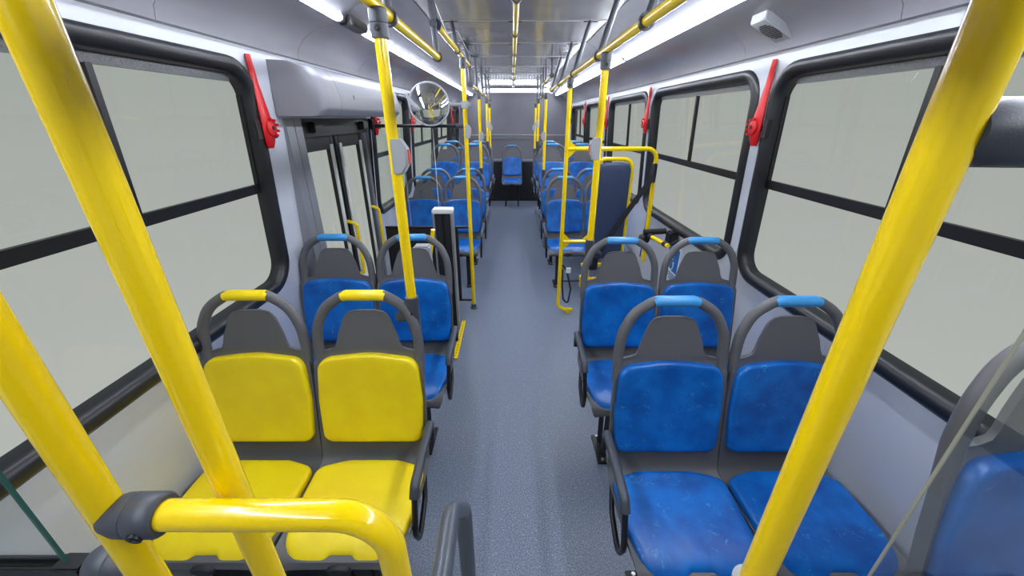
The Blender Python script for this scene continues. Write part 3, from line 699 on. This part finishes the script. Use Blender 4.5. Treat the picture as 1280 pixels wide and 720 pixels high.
# ------------------------------------------------------------------ wheelchair bay, right side
YS = 3.22
t_ = thing('bay_frame', 'yellow tubular frame of the wheelchair bay on the right', 'frame', (.437, YS, 0))
pole = fillet([(0, 0, ZR - .014), (0, 0, .07), (.075, 0, .030)], [0, .06, 0], 8)
MB().tube(pole, PR, 20).build('upright', 'yellow', t_)
clampz(t_, 0, 0, ZR - .085, ZR - .014)
MB().tube(fillet([(.012, 0, 1.478), (.725, 0, 1.478), (.745, 0, .52)], [0, .08, 0], 10), PR, 20).build('top_tube', 'yellow', t_)
MB().tube([(.015, 0, .71), (.25, 0, .71)], .0155, 16).build('lower_tube', 'yellow', t_)
MB().tube(fillet([(.252, .01, .28), (.252, .01, 1.40), (.545, .01, 1.40), (.545, .01, .28)], [0, .075, .075, 0], 8), .0165, 18).build('backrest_tube', 'yellow', t_)
def gus(x, z, sx, sz):
    MB().prism([(0, 0), (.065, 0), (0, .065)], lambda p: Vector((x + sx * p[0], -.004, z + sz * p[1])), lambda p: Vector((x + sx * p[0], .004, z + sz * p[1]))).build('gusset', 'yellow', t_)
gus(.012, 1.49, 1, 1); gus(.012, 1.466, 1, -1); gus(.012, .722, 1, 1); gus(.012, .698, 1, -1); gus(.24, .722, -1, 1)
MB().box(.06, .135, -.012, .012, .025, .05).build('foot_bracket', 'yellow', t_, bevel=.003)
MB().box(.075, .115, -.014, .014, .001, .028).build('foot_plate', 'yellow', t_, bevel=.003)
for z0, z1 in ((.30, .36), (.47, .50)):
    MB().box(.19, .60, .0, .03, z0, z1).build('cross_plate', 'yellow', t_, bevel=.003)
MB().box(.185, .235, -.02, .03, .28, .38).build('side_bracket', 'yellow', t_, bevel=.003)
MB().tube([(.27, .02, .285), (.27, .02, .003)], .016, 12).build('rear_leg', 'yellow', t_)
MB().tube([(.53, .02, .285), (.53, .02, .003)], .016, 12).build('rear_leg', 'yellow', t_)
MB().tube([(.0, .0, .33), (.27, .02, .33)], .009, 10).build('black_rod', 'black', t_)
t_ = thing('backrest_pad', 'tall navy padded backrest board inside the yellow frame', 'backrest', (.437 + .3985, YS, .5))
ol = [(p.x, p.y) for p in fillet([(-.125, .06, 0), (.125, .06, 0), (.128, .875, 0), (-.128, .875, 0)], [.03, .03, .06, .06], 7, closed=True)]
pillow(ol, lambda x, z, h: Vector((x, -.002 - h, z)), .045, LV).build('pad', 'navy', t_, smooth=60)
MB().box(-.12, .12, .002, .014, .07, .86).build('board', 'black', t_)
# safety belt
def strap(pts, name, parent, wd=.022, side=(0, 0, 1)):
    P = [Vector(p) for p in fillet(pts, .04, 4)]; L = []; s_ = Vector(side).normalized()
    for i, p in enumerate(P):
        T = (P[min(i + 1, len(P) - 1)] - P[max(i - 1, 0)]).normalized(); a = (s_ - T * s_.dot(T)).normalized() * wd; nn = T.cross(a).normalized() * .0015
        L.append([p + a + nn, p - a + nn, p - a - nn, p + a - nn])
    return MB().loft(L).build(name, 'strap', parent, smooth=30)
t_ = thing('safety_belt', 'black safety belt running diagonally down from the yellow frame across the navy backrest', 'belt', (1.135, 3.15, 1.27))
strap([(0.0, .0, .0), (-.16, .0, -.26), (-.32, .0, -.54), (-.41, .0, -.71)], 'webbing', t_)
MB().box(.010, .030, .012, .115, -.05, .10).build('height_slider', 'black', t_, bevel=.006)
strap([(0.045, .12, -.02), (.040, .12, -.45), (.03, .12, -.72)], 'webbing', t_, .012, (0, 1, 0))
MB().box(-.46, -.38, -.02, .02, -.80, -.68).build('buckle', 'black', t_, bevel=.01)
t_ = thing('hanging_strap', 'thin black strap with white buckle hanging beside the yellow upright', 'strap', (.52, 3.215, .55))
MB().tube(fillet([(-.062, -.0, -.06), (-.02, 0, -.12), (.025, 0, -.30), (.005, 0, -.46), (-.04, 0, -.40), (-.055, 0, -.26), (-.06, 0, -.10)], .04, 5), .0085, 8, r2=.0045).build('webbing', 'strap', t_)
MB().box(-.030, .014, -.016, .004, -.135, -.085).build('buckle', 'white', t_, bevel=.004)
# folding arm and brackets
t_ = thing('folding_arm', 'short yellow tube arm with black fittings on the right wall', 'arm', (1.10, 2.75, .86))
MB().tube([(-.02, .12, -.0), (.025, -.13, .0)], .0165, 16).build('tube', 'yellow', t_)
MB().cyl((-.022, .13, 0), (-.014, .09, 0), .021, 14).build('collar', 'black', t_)
MB().cyl((.016, -.075, 0), (.022, -.11, 0), .021, 14).build('collar', 'black', t_)
MB().tube([(.022, -.09, .0), (.075, -.09, .0), (.12, -.06, .02)], .010, 8).build('strut', 'black', t_)
MB().tube([(-.06, .16, .02), (.11, .16, .03)], .024, 12).build('pivot', 'black', t_)
MB().tube([(-.06, .20, -.04), (-.03, .15, -.03)], .035, 10).build('pivot', 'black', t_)
MB().box(.095, .155, .02, .12, -.05, .05).build('wall_bracket', 'black', t_, bevel=.01)
# wheelchair sticker
t_ = thing('wheelchair_sticker', 'blue and white wheelchair sticker low on the right wall', 'sticker', (XR(.66), 2.82, .655))
MB().box(-.008, -.004, -.12, .12, -.15, .15).build('backing', 'white', t_, smooth=0)
MB().box(-.0095, -.0082, -.10, .10, -.06, .13).build('blue_field', 'sticker', t_, smooth=0)
def flat(pts, r, name):
    MB().tube(pts, r, 6).build(name, 'white', t_)
q = -.0105
flat([(q, .01, .09), (q, .0, .03), (q, .045, .03)], .006, 'symbol_figure')
flat([(q, .045, .03), (q, .06, -.02), (q, .08, -.015)], .006, 'symbol_leg')
flat([(q, .02 + .05 * math.cos(a), -.01 + .05 * math.sin(a)) for a in [R(150 + 24 * k) for k in range(8)]], .005, 'symbol_wheel')
MB().cyl((q - .001, .012, .112), (q + .002, .012, .112), .012, 14).build('symbol_head', 'white', t_)
for k in range(3): MB().box(-.0095, -.0082, -.09, .09 - .03 * k, -.09 - .02 * k, -.08 - .02 * k).build('text_line', 'sticker', t_, smooth=0)

# ------------------------------------------------------------------ red emergency levers
def lever(side, y, label):
    X = XR if side > 0 else XL
    z = 1.595; x = X(z + .12)
    t_ = thing('window_lever', label, 'lever', (x, y, z), 'red emergency window levers')
    # handle: curved blade, slim at the top, broad at the pivot; f = inward
    sec = [(-.02, .020, .020, .012), (.01, .026, .034, .014), (.06, .030, .038, .016), (.12, .030, .033, .015), (.18, .028, .026, .012), (.25, .025, .020, .010), (.32, .024, .017, .009), (.352, .024, .015, .008)]
    rings = []
    for dz, dx, wy, wx in sec:
        dy = .012 - dz * .03
        rings.append([Vector((-side * (dx + wx * math.cos(a) * 1.0), dy + wy * math.sin(a), dz)) for a in [2 * math.pi * k / 12 for k in range(12)]])
    MB().loft(rings).build('handle_blade', 'red', t_, smooth=45)
    MB().lathe([(.034, -.012), (.036, .0), (.034, .014), (.02, .018)], aim((-side * .034, .016, .065), (-side, 0, 0)), 18).build('pivot_housing', 'red', t_)
    for k in range(5):
        a = R(-60 + 40 * k); MB().box(-side * .05 - .008, -side * .05 + .008, .016 + .036 * math.cos(a) - .006, .016 + .036 * math.cos(a) + .006, .065 + .036 * math.sin(a) - .006, .065 + .036 * math.sin(a) + .006).build('lug', 'red', t_, bevel=.002)
    MB().cyl((-side * .05, .016, .065), (-side * .056, .016, .065), .010, 12).build('pivot_pin', 'black', t_)
    MB().box(min(-side * .004, -side * .026), max(-side * .004, -side * .026), -.068, -.030, .02, .10).build('bracket', 'black', t_, bevel=.003)
    MB().box(min(-side * .004, -side * .026), max(-side * .004, -side * .026), .052, .085, .02, .10).build('bracket', 'black', t_, bevel=.003)
    MB().box(min(-side * .002, -side * .014), max(-side * .002, -side * .014), -.06, .08, .045, .075).build('bracket', 'black', t_, bevel=.002)
for y, lab in ((2.01, 'red emergency lever between the two nearest right windows'), (3.705, 'second red emergency lever on the right pillars'), (5.28, 'third red emergency lever on the right, behind the big yellow pole'), (6.88, 'fourth red emergency lever on the right'), (8.52, 'last red emergency lever on the right, by the rear wall')):
    lever(1, y, lab)
for y, lab in ((1.85, 'large red emergency lever beside the nearest left window'), (3.35, 'red lever partly hidden by the black bar, just behind the left door'), (4.59, 'red lever seen beside the round mirror'), (6.14, 'red lever on the third left pillar'), (7.62, 'farthest red lever on the left side')):
    lever(-1, y, lab)

# ------------------------------------------------------------------ speaker on the right cove
t_ = thing('wall_speaker', 'small grey wedge loudspeaker with slotted grille on the right cove', 'speaker', (1.133, 1.955, 2.070))
t_.rotation_euler = (0, R(41), 0)
MB().prism([(-.097, .012), (-.097, -.004), (-.066, -.044), (-.060, -.045), (.097, -.006), (.097, .012)], lambda p: Vector((p[0], -.055, p[1])), lambda p: Vector((p[0], .055, p[1]))).build('housing', 'button', t_, bevel=.003)
ax = Vector((.970, 0, .241)); n_ = Vector((.241, 0, -.970))
for k in range(9):
    u = -.044 + k * .011
    wd = math.sqrt(max(0, .050 ** 2 - u ** 2))
    c = Vector((.010, 0, -.0276)) + ax * u
    q = []
    for a in (-.0032, .0032):
        for y in (-wd, wd):
            for h in (-.001, .0015): q.append(c + ax * a + Vector((0, y, 0)) + n_ * h)
    MB().add(q, [(0, 1, 3, 2), (4, 6, 7, 5), (0, 4, 5, 1), (2, 3, 7, 6), (0, 2, 6, 4), (1, 5, 7, 3)]).build('grille_slot', 'rubber', t_, smooth=0)
# bolts on the left wall panel
for y, z in ((1.32, .62),):
    o = MB().lathe([(.006, 0), (.005, .003), (.0005, .004)], aim((XL(z) + .0005, y, z), (1, 0, 0)), 12).build('wall_screw', 'silver'); o['label'] = 'small screw on the left wall panel beside the yellow seat'; o['category'] = 'screw'
